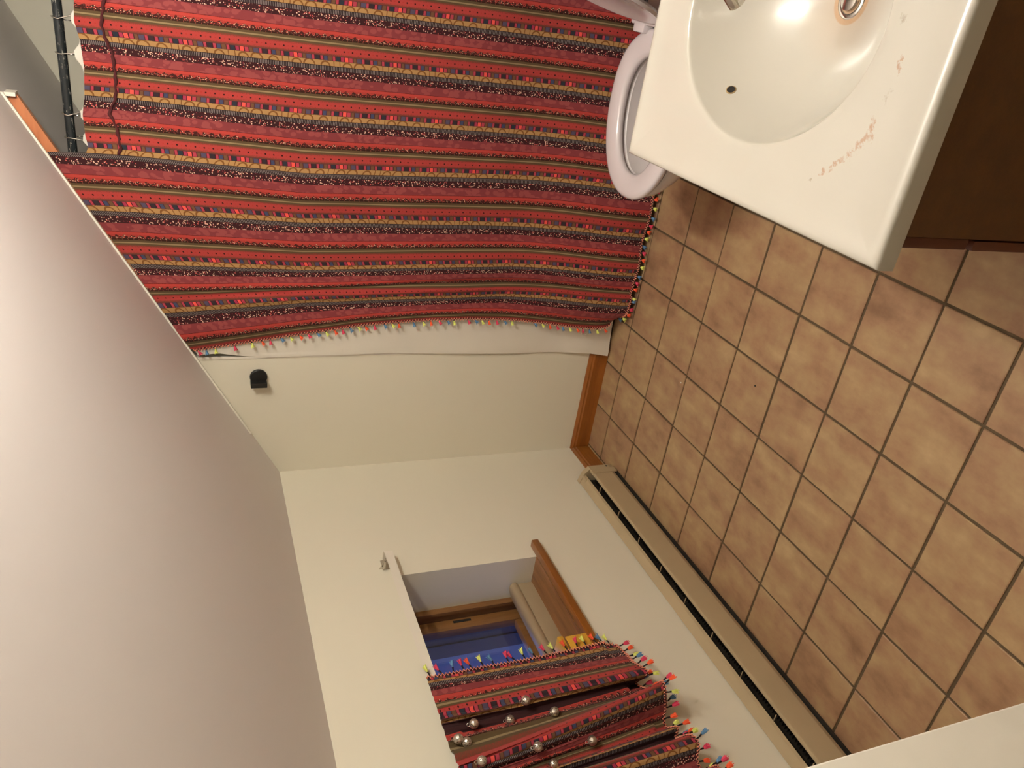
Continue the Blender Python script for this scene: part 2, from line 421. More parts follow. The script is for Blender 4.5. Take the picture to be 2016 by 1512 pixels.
for (x0, x1) in cxs:
    for (y0, y1) in cys:
        if x0 < FX - 0.005 and y0 < FY: 
            if y1 < FY + 0.02: 
                if x1 < FX + 0.02: continue
                xx0 = max(x0, FX + 0.001); yy0 = y0
            else: xx0, yy0 = x0, max(y0, FY)
            if x0 < FX < x1 and y1 > FY + 0.02: xx0, yy0 = x0, y0     # tile runs under the corner
        else: xx0, yy0 = x0, y0
        key = (round(x1 - xx0, 4), round(y1 - yy0, 4))
        if key not in cache: cache[key] = tile_mesh(xx0, x1, yy0, y1)
        o = bpy.data.objects.new('tile', cache[key]); COL.objects.link(o); o.parent = floor
        o.location = ((xx0 + x1) / 2 + random.uniform(-.0007, .0007), (yy0 + y1) / 2 + random.uniform(-.0007, .0007), random.uniform(-.0006, 0.0002))
        o.rotation_euler = (random.uniform(-.003, .003), random.uniform(-.003, .003), random.uniform(-.002, .002))

# window wall with its hole
WY0, WY1, WZ0, WZ1 = -1.50, -0.651, 0.516, 1.026
g = G()
g.box(-.262, 0, EY, AY, -.06, WZ0 - .028)
g.box(-.262, 0, EY, WY0, WZ0 - .028, WZ1); g.box(-.262, 0, WY1, AY, WZ0 - .028, WZ1)
g.prism([(-.262, WZ1), (0, WZ1), (0, zc(0)), (-.262, zc(-.262))], 'y', EY, AY)
wall_left = st(g.obj('wall_left', M['wall']), 'cream knee wall with the recessed window')
g = G(); g.prism([(0, -.06), (JX, -.06), (JX, zc(JX)), (0, zc(0))], 'y', 0.0, AY + .1)
wall_back = st(g.obj('wall_back', M['wall']), 'narrow cream wall beside the bath curtain')
g = G(); g.prism([(JX, -.06), (RX, -.06), (RX, zc(RX)), (JX, zc(JX))], 'y', AY, AY + .1); st(g.obj('wall_alcove', M['wall']), 'cream far wall of the bath alcove')
g = G(); g.prism([(RX, -.06), (RX + .1, -.06), (RX + .1, zc(RX + .1)), (RX, zc(RX))], 'y', EY - .1, AY + .1); st(g.obj('wall_right', M['wall']), 'cream wall behind the vanity')
g = G(); g.prism([(0, -.06), (FX, -.06), (FX, zc(FX)), (0, zc(0))], 'y', EY - .1, FY); st(g.obj('wall_front', M['wall']), 'cream wall end at the doorway')
g = G(); g.prism([(FX, -.06), (RX, -.06), (RX, zc(RX)), (FX, zc(FX))], 'y', EY - .1, EY); st(g.obj('wall_entry', M['wall']), 'cream wall behind the entry')
g = G(); g.prism([(-.45, zc(-.45)), (RX + .1, zc(RX + .1)), (RX + .1, zc(RX + .1) + .12), (-.45, zc(-.45) + .12)], 'y', EY - .1, AY + .1)
st(g.obj('ceiling', M['ceil']), 'sloping white ceiling rising away from the window wall')

# wood header board hanging from the slope at the mouth of the alcove
g = G(); x0, x1 = JX + .09, 1.300
g.prism([(x0, zc(x0) - .030), (x1, zc(x1) - .030), (x1 - .012, zc(x1 - .012)), (x0, zc(x0))], 'y', 0.001, 0.024)
st(g.obj('trim_1', M['header']), 'orange wooden board along the sloping ceiling above the curtain')
g = G(); g.prism([(x0 - .39, zc(x0 - .39) - .006), (x1 + .006, zc(x1 + .006) - .006), (x1 + .006, zc(x1 + .006)), (x0 - .39, zc(x0 - .39))], 'y', -0.022, -0.014)
g.box(x1 - .004, x1 + .006, -.014, .026, zc(x1) - .030, zc(x1) - .004)
st(g.obj('trim_2', M['bead']), 'thin white bead along the wooden board on the ceiling')
g = G(); g.box(JX - .006, JX + .003, -.003, 0.006, .085, zc(JX) - .004); st(g.obj('trim_3', M['bead']), 'white corner bead down the edge of the alcove')

g = G(); g.box(FX, FX + .010, -2.36, FY - .0, -.002, zc(FX) - .004, bev=.002); st(g.obj('trim_4', M['bead']), 'white jamb board at the doorway edge')
# baseboards
def bb(name, axis, a, b, mat, label):
    prof = [(0, 0), (.013, 0), (.013, .060), (.010, .066), (.0095, .072), (.006, .078), (.004, .083), (0, .083)]
    g = G()
    if axis == 'x': g.prism([(-d, z) for d, z in prof][::-1], 'x', a, b)
    else: g.prism([(d, z) for d, z in prof], 'y', a, b)
    return st(g.obj(name, mat), label)
bb('baseboard_back', 'x', 0.0, JX - .002, M['base'], 'orange-brown wooden baseboard under the narrow wall')
bb('baseboard_left', 'y', -.238, -.013, M['base_y'], 'short wooden baseboard between corner and heater')

M['ground'] = simple('dusk_lawn', srgb(100, 102, 108), 0.95, 0.25, 0.4)
st(G().box(-60, -.6, -40, 40, -3.3, -3.2).obj('ground', M['ground']), 'dusky ground far below the window')
# ------------------------------------------------------------------ window
win = empty('window_1', (-.18, (WY0 + WY1) / 2, WZ0), 'small wooden window set deep in the knee wall, dusk outside', kind='structure')
g = G(); g.box(-.175, 0.0, WY0, WY1, WZ0 - .026, WZ0)
g.obj('sill_board', M['sill'], win)
g = G(); g.box(0.0, .030, WY0 - .055, WY1 + .057, WZ0 - .026, WZ0, bev=.004); g.obj('sill_nosing', M['base_y'], win, smooth=True, auto=40)
# outer frame
g = G(); fx0, fx1 = -.24, -.175
g.box(fx0, fx1, WY1 - .020, WY1, WZ0, WZ1); g.box(fx0, fx1, WY0, WY0 + .02, WZ0, WZ1)
g.box(fx0, fx1, WY0 + .02, WY1 - .020, WZ0, WZ0 + .030); g.box(fx0, fx1, WY0 + .02, WY1 - .02, WZ1 - .02, WZ1)
g.box(-.184, -.172, WY1 - .026, WY1 - .020, WZ0 + .03, WZ1 - .02)
g.obj('frame', M['frame'], win)
z0, z1, w = WZ0 + .036, WZ1 - .024, .046
for (ya, yb) in ((-1.068, WY1 - .030), (WY0 + .03, -1.084)):
    g = G(); a, b = -.238, -.205
    g.box(a, b, yb - w, yb, z0, z1, bev=.003); g.box(a, b, ya, ya + w, z0, z1, bev=.003)
    g.box(a, b - .002, ya + w, yb - w, z0, z0 + .040, bev=.003); g.box(a, b - .002, ya + w, yb - w, z1 - w, z1, bev=.003)
    s = g.obj('sash', M['frame'], win, smooth=True, auto=30)
    G().box(-.226, -.222, ya + w - .004, yb - w + .004, z0 + .036, z1 - w + .004).obj('pane', M['glass'], s)
    if yb > -1:
        g = G(); g.tube([(-.2045, yb - .014, .748), (-.2045, yb - .014, .812)], .0055, 10, flat=.25); g.obj('finger_slot', M['dark'], s, smooth=True)
# centre mullion
G().box(fx0, fx1 - .01, -1.083, -1.069, WZ0 + .030, WZ1 - .02).obj('mullion', M['frame'], win)
# tan plastic cover over the cranks
prof = [(-.175, WZ0), (-.111, WZ0), (-.111, WZ0 + .050), (-.1135, WZ0 + .053), (-.107, WZ0 + .058), (-.103, WZ0 + .066), (-.105, WZ0 + .076), (-.113, WZ0 + .083), (-.125, WZ0 + .085), (-.140, WZ0 + .082), (-.175, WZ0 + .070)]
g = G(); g.prism(prof, 'y', WY0 + .002, WY1 - .004); g.obj('operator_cover', M['cover'], win, smooth=True, auto=50)
# outside casing seen through the panes
g = G(); g.box(-.41, -.262, WY1 - .012, WY1 + .012, WZ0 - .02, WZ1 + .02); g.box(-.305, -.297, WY1 - .020, WY1 - .012, WZ0, WZ1); g.box(-.345, -.340, WY1 - .018, WY1 - .012, WZ0, WZ1); g.box(-.262, -.241, WY1 - .010, WY1, WZ0, WZ1)
g.box(-.30, -.241, WY0, WY1, WZ0 - .03, WZ0 + .004); g.box(-.285, -.262, WY0 - .08, WY0 + .012, WZ0 - .02, WZ1 + .02); g.box(-.285, -.262, WY0 - .08, WY1 + .08, WZ1 - .01, WZ1 + .08)
g.obj('outside_casing', M['ext'], win)

# wooden box on the sill
bx = empty('wooden_box', (-.01, -1.10, WZ0), 'small honey-coloured lidded wooden box on the window sill, half hidden by the curtain', 'box')
G().box(-.050, .027, -1.25, -1.043, WZ0, WZ0 + .070, bev=.002).obj('box_body', M['boxwood'], bx, smooth=True, auto=30)
G().box(-.054, .029, -1.254, -1.040, WZ0 + .079, WZ0 + .097, bev=.002).obj('lid', M['boxwood'], bx, smooth=True, auto=30)
G().box(-.046, .023, -1.246, -1.047, WZ0 + .070, WZ0 + .079).obj('lid_rim', M['frame'], bx)

# flat white curtain rod with its bracket
RZ = 1.032
rod = empty('curtain_rod', (.03, -.566, RZ), 'flat white curtain rod across the top of the window', 'curtain rod')
g = G(); ye = -.566
path = [(.004, ye + .002), (.030, ye), (.040, ye - .004), (.047, ye - .012), (.049, ye - .024), (.049, -2.10)]
V = []; F = []
for i, (x, y) in enumerate(path):
    dx, dy = (path[min(i + 1, len(path) - 1)][0] - path[max(i - 1, 0)][0], path[min(i + 1, len(path) - 1)][1] - path[max(i - 1, 0)][1]); L = math.hypot(dx, dy); nx, ny = -dy / L * .003, dx / L * .003
    V += [(x, y, RZ - .014), (x, y, RZ + .014), (x - nx, y - ny, RZ + .012), (x - nx, y - ny, RZ - .012)]
for i in range(len(path) - 1):
    for j in range(4): F.append((i * 4 + j, i * 4 + (j + 1) % 4, i * 4 + 4 + (j + 1) % 4, i * 4 + 4 + j))
F += [(0, 1, 2, 3), tuple(range(len(V) - 4, len(V)))[::-1]]
g.add(V, F).obj('rod_bar', M['rodwhite'], rod)
g = G(); g.box(.0005, .003, ye - .050, ye - .004, RZ - .008, RZ + .022); g.prism([(.003, RZ + .017), (.038, RZ + .016), (.003, RZ + .034)], 'y', ye - .046, ye - .044)
g.box(.003, .046, ye - .050, ye - .044, RZ + .014, RZ + .0165); g.tube([(.008, ye - .052, RZ + .021), (.04, ye - .052, RZ + .018)], .003, 8)
g.obj('bracket', M['chrome'], rod)

# ------------------------------------------------------------------ baseboard heater
ht = empty('baseboard_heater', (.033, -1.2, 0), 'long beige metal baseboard heater along the foot of the window wall', 'heater')
y0, y1 = FY + .003, -.262
G().box(.001, .004, y0, y1, .02, .150).obj('back_panel', M['heater'], ht)
g = G(); g.prism([(.004, .158), (.036, .146), (.0395, .137), (.0375, .137), (.0345, .1435), (.004, .1545)], 'y', y0, y1); g.obj('top_hood', M['heater'], ht)
g = G(); g.prism([(.050, .1175), (.056, .1215), (.0655, .120), (.0665, .117), (.0665, .038), (.060, .022), (.056, .022), (.056, .026), (.062, .039), (.0635, .116), (.056, .118)], 'y', y0, y1)
g.obj('front_panel', M['heater'], ht)
g = G(); g.box(.006, .060, y0, y1, .004, .012); g.box(.005, .012, y0, y1, .012, .13); g.obj('inner_pan', M['heater_dark'], ht)
g = G(); g.tube([(.032, y0, .075), (.032, y1, .075)], .007, 8)
yy = y0 + .02
while yy < y1 - .02:
    g.box(.014, .052, yy, yy + .0008, .048, .102); yy += .011
tag(g.obj('heating_element', M['fin'], ht), kind='stuff')
yb = -.378
while yb > y0 + .02:
    G().box(.036, .060, yb - .0010, yb + .0010, .131, .134).obj('bracket', M['heater'], ht); yb -= .157
g = G(); g.prism([(.001, .160), (.047, .146), (.069, .124), (.069, .034), (.062, .012), (.001, .012)], 'y', -.262, -.240)
g.box(.064, .0695, -.290, -.262, .014, .124); g.box(.02, .040, -.290, -.262, .1475, .1505)
g.obj('end_cap', M['heater'], ht)
G().lathe([(.004, 0), (.004, .0015), (.001, .002)], (.0695, -.252, .045), 'x', 10).obj('screw', M['dark'], ht)

# ------------------------------------------------------------------ black wall hook
hk = empty('wall_hook', (.4145, 0, 1.392), 'black round hook on the cream wall beside the curtain', 'hook')
G().lathe([(.028, 0), (.0295, -.003), (.0295, -.010), (.027, -.013), (.010, -.014)], (.4145, -.001, 1.392), 'y', 32).obj('back_plate', M['black'], hk, smooth=True, auto=35)
g = G(); g.box(.386, .404, -.038, -.006, 1.365, 1.420, bev=.002); g.obj('hook_arm', M['black'], hk, smooth=True, auto=35)

# ------------------------------------------------------------------ bathtub behind the curtain
tb = empty('bathtub', (1.25, .4, 0), 'white bathtub in the alcove behind the striped curtain', 'bathtub')
x0, x1, ya, yb, H = JX + .003, RX - .003, .035, AY - .003, .42
V = []; F = []; K = 40
def rr_(cx, cy, a, b, p, t):
    c, s = math.cos(t), math.sin(t); return cx + a * abs(c) ** p * (1 if c >= 0 else -1), cy + b * abs(s) ** p * (1 if s >= 0 else -1)
rings = [((x1 - x0) / 2, (yb - ya) / 2, .02, 0), ((x1 - x0) / 2, (yb - ya) / 2, .02, H), ((x1 - x0) / 2 - .07, (yb - ya) / 2 - .07, .5, H), ((x1 - x0) / 2 - .10, (yb - ya) / 2 - .10, .5, H - .06), ((x1 - x0) / 2 - .18, (yb - ya) / 2 - .14, .5, .12), ((x1 - x0) / 2 - .3, (yb - ya) / 2 - .22, .6, .09)]
for a, b, p, z in rings:
    for j in range(K): x, y = rr_((x0 + x1) / 2, (ya + yb) / 2, a, b, p, 2 * PI * (j + .5) / K); V.append((x, y, z))
for i in range(len(rings) - 1):
    for j in range(K): F.append((i * K + j, i * K + (j + 1) % K, i * K + K + (j + 1) % K, i * K + K + j))
F += [tuple(range(K))[::-1], tuple(range(5 * K, 6 * K))]
mesh('tub_shell', V, F, M['tub'], tb, True, auto=40)

# ------------------------------------------------------------------ shower rod, hooks
ROD_Y, ROD_Z, ROD_R = .052, 1.898, .0125
rd = empty('shower_rod', (1.6, ROD_Y, ROD_Z), 'black shower rod in front of the bath alcove', 'curtain rod')
G().tube([(1.10, ROD_Y, ROD_Z), (RX - .012, ROD_Y, ROD_Z)], ROD_R, 20).obj('rod_tube', M['rod'], rd, smooth=True, auto=40)
G().lathe([(.03, 0), (.03, -.006), (.018, -.014)], (RX - .001, ROD_Y, ROD_Z), 'x', 20).obj('end_flange', M['chrome'], rd, smooth=True, auto=40)
HX = [1.185, 1.252, 1.412, 1.502, 1.61, 1.72, 1.83, 1.94]
hook_lbl = ['first wire hook on the black shower rod, beside the wooden board', 'wire hook on the black shower rod, second from the wooden board',
            'wire hook on the black shower rod, third from the wooden board', 'wire hook on the black shower rod at the picture edge, fourth from the board',
            ] + ['wire hook on the black shower rod, %s from the wooden board' % q for q in ('fifth', 'sixth', 'seventh', 'eighth')]
for i, hx in enumerate(HX):
    g = G(); pts = []
    dz = random.uniform(-.004, .004); sk = random.uniform(-.012, .012)
    for k in range(15):
        a = math.radians(-60 + k * 240 / 14)
        pts.append((hx + sk * (1 - math.sin(a)) * .5, ROD_Y + math.cos(a) * (ROD_R + .004), ROD_Z + math.sin(a) * (ROD_R + .004)))
    pts = pts[::-1]
    pts = [(hx + sk, ROD_Y + .012, ROD_Z - .040)] + pts[::-1] + [(hx - sk, ROD_Y - .018, ROD_Z - .030), (hx - sk, ROD_Y - .022, ROD_Z - .040), (hx - sk, ROD_Y - .014, ROD_Z - .046), (hx - sk, ROD_Y - .006, ROD_Z - .040)]
    o = G().tube(pts, .0016, 6).obj('shower_hook', M['chrome'], smooth=True)
    tag(o, hook_lbl[i], 'curtain hook', 'wire hooks on the shower rod')

# ------------------------------------------------------------------ curtain machinery
def lerp(a, b, t): return a + (b - a) * t
def sm(t): t = max(0, min(1, t)); return t * t * (3 - 2 * t)
def interp(tab, x):
    if x <= tab[0][0]: return tab[0][1]
    for (a, va), (b, vb) in zip(tab, tab[1:]):
        if x <= b: return lerp(va, vb, (x - a) / (b - a))
    return tab[-1][1]

def cloth(name, pos, us, ts, uvf, mat, parent, thick=.0012):
    V = []; UV = []; F = []
    for u in us:
        for t in ts:
            V.append(pos(u, t)); UV.append(uvf(u, t))
    R = len(ts)
    for i in range(len(us) - 1):
        for j in range(R - 1):
            F.append((i * R + j, i * R + j + 1, (i + 1) * R + j + 1, (i + 1) * R + j))
    return mesh(name, V, F, mat, parent, True, uvs=UV)

def crochet(parent, pts, outs, nrm=(0, -1, 0), name='crochet_edging'):
    # pts: polyline along the hem, outs: outward directions, salmon zigzag on a maroon edging
    P = [Vector(p) for p in pts]; D = [0]
    for a, b in zip(P, P[1:]): D.append(D[-1] + (b - a).length)
    def at(d):
        for i in range(len(P) - 1):
            if d <= D[i + 1]: 
                t = (d - D[i]) / max(1e-9, D[i + 1] - D[i]); return P[i].lerp(P[i + 1], t), Vector(outs[i]).lerp(Vector(outs[i + 1]), t).normalized()
        return P[-1], Vector(outs[-1]).normalized()
    g = G(); L = D[-1]; n_ = int(L / .0052); z = []
    for k in range(n_ + 1):
        p, o = at(L * k / n_); z.append(p + o * (.0042 if k % 2 else -.0042) + Vector(nrm) * .0035)
    g.tube(z, .0017, 4); g.obj(name, M['crochet'], parent)
    g = G(); g.tube([at(L * k / max(2, int(L / .012)))[0] for k in range(max(2, int(L / .012)) + 1)], .0032, 5); g.obj('edging_band', M['ribbon'], parent)
    return at, L

def tassel(parent, p, d, ci, cord=.018, tuft=.016, r=.0048):
    p = Vector(p); d = Vector(d).normalized(); g = G()
    j = Vector((random.uniform(-1, 1), random.uniform(-1, 1), random.uniform(-1, 1))) * .0025
    g.tube([p, p + d * cord * .5 + j, p + d * cord], [.0024, .0020, .0026], 5, 0)
    q = p + d * cord
    g.tube([q - d * .001, q + d * tuft * .3, q + d * tuft], [.0022, r * .75, r], 7, 1, flat=.55)
    # frayed threads at the tip
    side = d.cross(Vector((.3, .5, .8))).normalized(); up = d.cross(side)
    for k in range(6):
        a = 2 * PI * k / 6; e = (side * math.cos(a) + up * math.sin(a) * .55) * r
        g.tube([q + d * tuft * .5 + e * .6, q + d * (tuft + .003) + e * 1.15], [.0012, .0008], 3, 1)
    g.obj('tassel', [M['cord'], TUFT[ci % 4]], parent)

# ------------------------------------------------------------------ shower curtain
XR = RX - .006
left_edge = [(.012, .640), (.06, .612), (.12, .609), (.213, .613), (.349, .627), (.479, .635), (.645, .641), (.783, .638), (.934, .627), (1.062, .617), (1.168, .599), (1.306, .578), (1.44, .557), (1.537, .542), (1.62, .530)]
# warp keys: fabric phase U (repeats from the left edge pattern) -> x at three heights
YEL = .365
# yellow stripes sit at phases: fold1 .., listed as (U, x) for z = 1.75, 1.25, 0.33
def xs_for(z):
    t = max(0, min(1, (z - .33) / (1.25 - .33))); t2 = max(0, min(1, (z - 1.25) / .5))
    le = interp(left_edge, z)
    lo = [(3.365, 1.005), (4.365, 1.178), (5.365, 1.325), (6.365, 1.480), (7.365, 1.636), (8.365, 1.79), (9.365, 1.945), (9.9, 2.02)]
    mi = [(3.365, .985), (4.365, 1.147), (5.365, 1.311), (6.365, 1.470), (7.365, 1.624), (8.365, 1.778), (9.365, 1.935), (9.9, 2.02)]
    hi = [(3.365, 1.000), (4.365, 1.168), (5.365, 1.323), (6.365, 1.467), (7.365, 1.625), (8.365, 1.778), (9.365, 1.935), (9.9, 2.02)]
    tab = []
    for a, b, c in zip(lo, mi, hi):
        x = lerp(a[1], b[1], t); x = lerp(x, c[1], t2); tab.append((a[0], x))
    # fabric runs out to the left: stripe 2.365 at .82, then a soft fold, stripe 1.365 near the edge
    x2 = lerp(.856, .820, t); x1 = lerp(.735, .708, t)
    x2 = lerp(x2, .835, t2); x1 = lerp(x1, .672, t2)
    return [(0.62, le), (1.365, x1), (1.55, lerp(x1, x2, .22)), (1.80, lerp(x1, x2, .42)), (2.365, x2)] + tab
def y_sh(U, z):
    w = sm((.55 - z) / .55)
    edge = sm((2.2 - U) / 1.5)
    y = -.014 - lerp(.105, .045, sm((1.15 - U) / .5)) * w
    y += .004 * math.sin(U * 2.3 + z * 1.1) + .003 * math.sin(U * 5.1 - z * 2.7)
    # soft vertical folds near the loose left edge
    y -= edge * (.010 * math.sin((U - .6) * 6.0 + .8 * math.sin(z * 3)) + .006)
    # valley where the stripes are swallowed
    y += .016 * math.exp(-((U - (1.72 + .10 * math.sin(z * 3.2))) / .11) ** 2) * sm((1.75 - z) / .6) 
    y -= .012 * math.exp(-((U - (1.50 + .12 * math.sin(z * 2.6))) / .14) ** 2) * sm((z - .1) / .4)
    # bottom folds
    y -= w * w * .010 * math.sin(U * 5.3)
    y += (noise.noise(Vector((U * 1.4, z * 5, 3))) ) * .004
    return min(y, -.010) if z > 1.5 else y
def ztop_sh(x, U):
    if x < 1.158: return zc(x) - .0075
    s = [(1.158, 1.858), (1.177, 1.850), (1.206, 1.855), (1.262, 1.857), (1.317, 1.847), (1.387, 1.841), (1.457, 1.845), (1.503, 1.854), (1.552, 1.849), (1.66, 1.842), (1.72, 1.855), (1.78, 1.842), (1.83, 1.855), (1.89, 1.843), (1.94, 1.855), (2.02, 1.848)]
    return interp(s, x)
US = []
u = .62
while u < 9.85: US.append(u); u += .018 if u < 2.4 else .030
# x position depends on z, top depends on x: iterate
ZB = .028
def pos_sh(U, t):
    z = 1.7
    for _ in range(4): x = interp(xs_for(min(z, 1.9)), U); z = ztop_sh(x, U)
    zt = z
    z = lerp(zt, ZB, t)
    x = interp(xs_for(z), U)
    # keep the split at the wooden board crisp
    y = y_sh(U, z)
    if z > 1.80 and x < 1.158: y = min(y, -.012)
    # lifted, folded-over corner at the foot
    k = sm((.95 - U) / .33) * sm((.09 - z) / .09)
    return Vector((x + k * .02, y + k * .012, z + k * .004))
TS = [0, .006, .012, .02, .03] + [.03 + .97 * i / 96 for i in range(1, 97)]
scur = empty('shower_curtain', (1.3, -.01, 0), 'long red striped woven shower curtain with a tasselled edge, covering the bath alcove', 'curtain')
panel = cloth('panel', pos_sh, US, TS, lambda U, t: (20.73 - U, t * 1.80), M['fabric'], scur)
# gathered seam below the hooks (dark stitched pleat)
sp = [(1.160, 1.774), (1.178, 1.768), (1.234, 1.774), (1.274, 1.790), (1.317, 1.770), (1.372, 1.766), (1.430, 1.769), (1.467, 1.783), (1.504, 1.790), (1.561, 1.779), (1.63, 1.775), (1.72, 1.788), (1.83, 1.772), (1.94, 1.784), (2.0, 1.776)]
def near_y(x, z):
    # fabric surface depth at x, z
    tab = xs_for(z)
    for (ua, xa), (ub, xb) in zip(tab, tab[1:]):
        if xa <= x <= xb: return y_sh(lerp(ua, ub, (x - xa) / (xb - xa)), z)
    return -.02
g = G(); P = []
for k in range(120):
    x = lerp(1.160, 1.985, k / 119); z = interp(sp, x) + .0015 * math.sin(k * 1.7); P.append((x, near_y(x, z) - .0005, z))
g.tube(P, [.0052 + .0016 * math.sin(k * .9) for k in range(120)], 6, flat=.8); g.obj('gathered_seam', M['ribbon'], scur, smooth=True)
# edging down the left edge, round the corner and along the hem
pts = []; outs = []
for k in range(90):
    t = lerp(.004, .985, k / 89); p = pos_sh(.62, t); pts.append(p + Vector((-.002, -.002, 0))); outs.append((-1, -.25, 0))
at, L = crochet(scur, pts, outs)
SEQ = [3, 0, 1, 2]
d = .010; k = 0
while d < L - .01:
    p, o = at(d)
    if random.random() > .06: tassel(scur, p, (-1, -.35, random.uniform(-.9, -.2)), SEQ[k % 4], .007, .014, .0078)
    k += 1; d += random.uniform(.026, .034)
pts = []; outs = []
for k in range(110):
    U = lerp(.68, 9.6, k / 109); p = pos_sh(U, 1.0); pts.append(p + Vector((0, -.003, .001))); outs.append((0, -.5, -1))
at, L = crochet(scur, pts, outs, (0, -1, .4))
d = .004; k = 1
while d < L - .01:
    p, o = at(d)
    tassel(scur, p, (random.uniform(-.3, .5), -.75, -.30), SEQ[k % 4], .010, .014, .0075)
    k += 1; d += random.uniform(.024, .036)

# clear-white liner behind, peeking out on the left
lin_edge = [(.004, .484), (.05, .492), (.108, .500), (.25, .503), (.401, .502), (.572, .506), (.75, .510), (.934, .518), (1.08, .515), (1.227, .513), (1.36, .512), (1.453, .522), (1.52, .535), (1.60, .530)]
def pos_li(u, t):
    z0_ = 1.0
    x_at = lambda z: lerp(interp(lin_edge, z) - .022, 2.0, u)
    x = x_at(1.45)
    if x < 1.10: 
        zt = zc(x) - .02
        for _ in range(3): x = x_at(min(zt, 1.6)); zt = zc(x) - (.014 if x < JX + .085 else .034)
        zt = min(zt, 1.86)
    else:
        zt = 1.868 - .006 + .010 * min(1, 0) 
        dd = min(abs(x - h) for h in HX); zt = 1.846 + .022 * math.exp(-(dd / .022) ** 2)
    z = lerp(zt, .012, t); x = x_at(z)
    e = math.exp(-max(0, x - interp(lin_edge, z)) / .10)
    yin = near_y(x, z) + .016
    y = lerp(yin, -.010 - .016 * sm((.30 - z) / .2), e) + (1 - e) * .002 * math.sin(u * 9 + z * 2)
    y += e * (.003 * math.sin(z * 11) + noise.noise(Vector((x * 3, z * 4, 1))) * .006)
    if x > 1.15: y = lerp(y, .022, sm((z - 1.5) / .3))
    if x < JX + .012: y = min(y, -.0205 if z < .12 else -.006)
    if x > interp(left_edge, z) + .004: y = max(y, near_y(x, z) + .006)
    return Vector((x, y, z))
lin = empty('shower_liner', (1.2, 0, 0), 'white vinyl shower liner showing past the left edge of the striped curtain', 'curtain liner')
us = [(i / 110) ** 1.6 for i in range(111)]
cloth('liner_sheet', pos_li, us, [i / 90 for i in range(91)], lambda u, t: (u, t), M['liner'], lin)
# little pressed suction mark near the foot of the liner
g = G(); c = pos_li(.07, 1 - .055 / 1.6)
g.tube([Vector((.572, -.0365, .150)) + Vector((.006 * math.cos(a), 0, .012 * math.sin(a))) for a in [2 * PI * k / 16 for k in range(17)]], .0022, 6, cap=False, flat=.6); g.obj('suction_mark', M['liner'], lin, smooth=True)

# ------------------------------------------------------------------ window curtain
WB = [(.020, -1.104), (.034, -1.156), (.056, -1.207), (.077, -1.254), (.066, -1.268), (.012, -1.246), (.045, -1.30), (.114, -1.332), (.120, -1.360), (.068, -1.372), (.039, -1.384), (.024, -1.410), (.055, -1.438), (.030, -1.452),
      (.096, -1.494), (.092, -1.524), (.068, -1.540), (.060, -1.572), (.110, -1.600), (.100, -1.640), (.040, -1.650), (.060, -1.690), (.110, -1.715), (.080, -1.750), (.040, -1.775), (.090, -1.810), (.050, -1.840)]
WT = [(.056, -1.126), (.060, -1.166), (.058, -1.212), (.062, -1.250), (.056, -1.268), (.050, -1.290), (.056, -1.340), (.072, -1.404), (.074, -1.424), (.058, -1.440), (.056, -1.452), (.056, -1.468), (.062, -1.486), (.056, -1.497),
      (.078, -1.515), (.074, -1.540), (.056, -1.556), (.060, -1.576), (.074, -1.600), (.070, -1.630), (.056, -1.645), (.060, -1.680), (.072, -1.705), (.060, -1.740), (.056, -1.765), (.068, -1.800), (.056, -1.830)]
WU = [.215, .58, .95, 1.25, 1.34, 1.70, 1.98, 2.10, 2.28]
for i in range(9, len(WB)):
    WU.append(WU[-1] + math.hypot(WB[i][0] - WB[i - 1][0], WB[i][1] - WB[i - 1][1]) * 1.15 / PER)
def cr(P, s):
    i = min(int(s), len(P) - 2); t = s - i
    p0, p1, p2, p3 = (P[max(i - 1, 0)], P[i], P[i + 1], P[min(i + 2, len(P) - 1)])
    f = lambda a, b, c, d: .5 * (2 * b + (c - a) * t + (2 * a - 5 * b + 4 * c - d) * t * t + (3 * b - a - 3 * c + d) * t ** 3)
    if isinstance(p0, (int, float)): return lerp(p1, p2, t)
    return f(p0[0], p1[0], p2[0], p3[0]), f(p0[1], p1[1], p2[1], p3[1])
WZT, WZB = 1.050, .440
def pos_w(s, t):
    bx_, by_ = cr(WB, s); tx, ty = cr(WT, s)
    k = t ** 1.15
    x = lerp(tx, bx_, k); y = lerp(ty, by_, k); z = lerp(WZT, WZB, t)
    g_ = (1 - t) ** 1.5
    x += g_ * .005 * math.sin(s * 9.0) * (0.3 + sm((s - 2.5) / 1.0)); y += g_ * .004 * math.sin(s * 13)
    z -= .006 * sm(s / 2) * math.sin(s * 2.2) * t
    x = max(x, .037 if z > .485 else .008)
    if z > 1.005: x = max(x, .0535)
    x += .003 * math.sin(z * 16 + s * 2) ** 2 * (1 - t)
    return Vector((x, y, z))
wcur = empty('window_curtain', (.06, -1.4, WZB), 'short red striped curtain gathered on the window rod with coloured tassels', 'curtain')
S_ = [i * .06 for i in range(int((len(WB) - 1) / .06) + 1)]
wcur_panel = cloth('panel', pos_w, S_, [i / 60 for i in range(61)], lambda s, t: (cr(WU, s), t * .61 + .03), [M['fabric'], M['fold_shade']], wcur)
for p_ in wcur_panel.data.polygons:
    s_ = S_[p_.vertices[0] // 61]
    if 4.15 < s_ < 5.45 or 12.3 < s_ < 13.4: p_.material_index = 1  # faces in the deep folds get the painted shade colour
pts = [pos_w(0, lerp(.0, .985, k / 50)) + Vector((.001, .002, 0)) for k in range(51)]
at, L = crochet(wcur, pts, [(0.2, 1, 0)] * 51, (1, .1, .1))
d = .012; k = 0; CI = [1, 3, 0, 3, 2, 1, 0, 3, 3, 1, 0, 3, 1, 2, 3, 1, 2, 0]
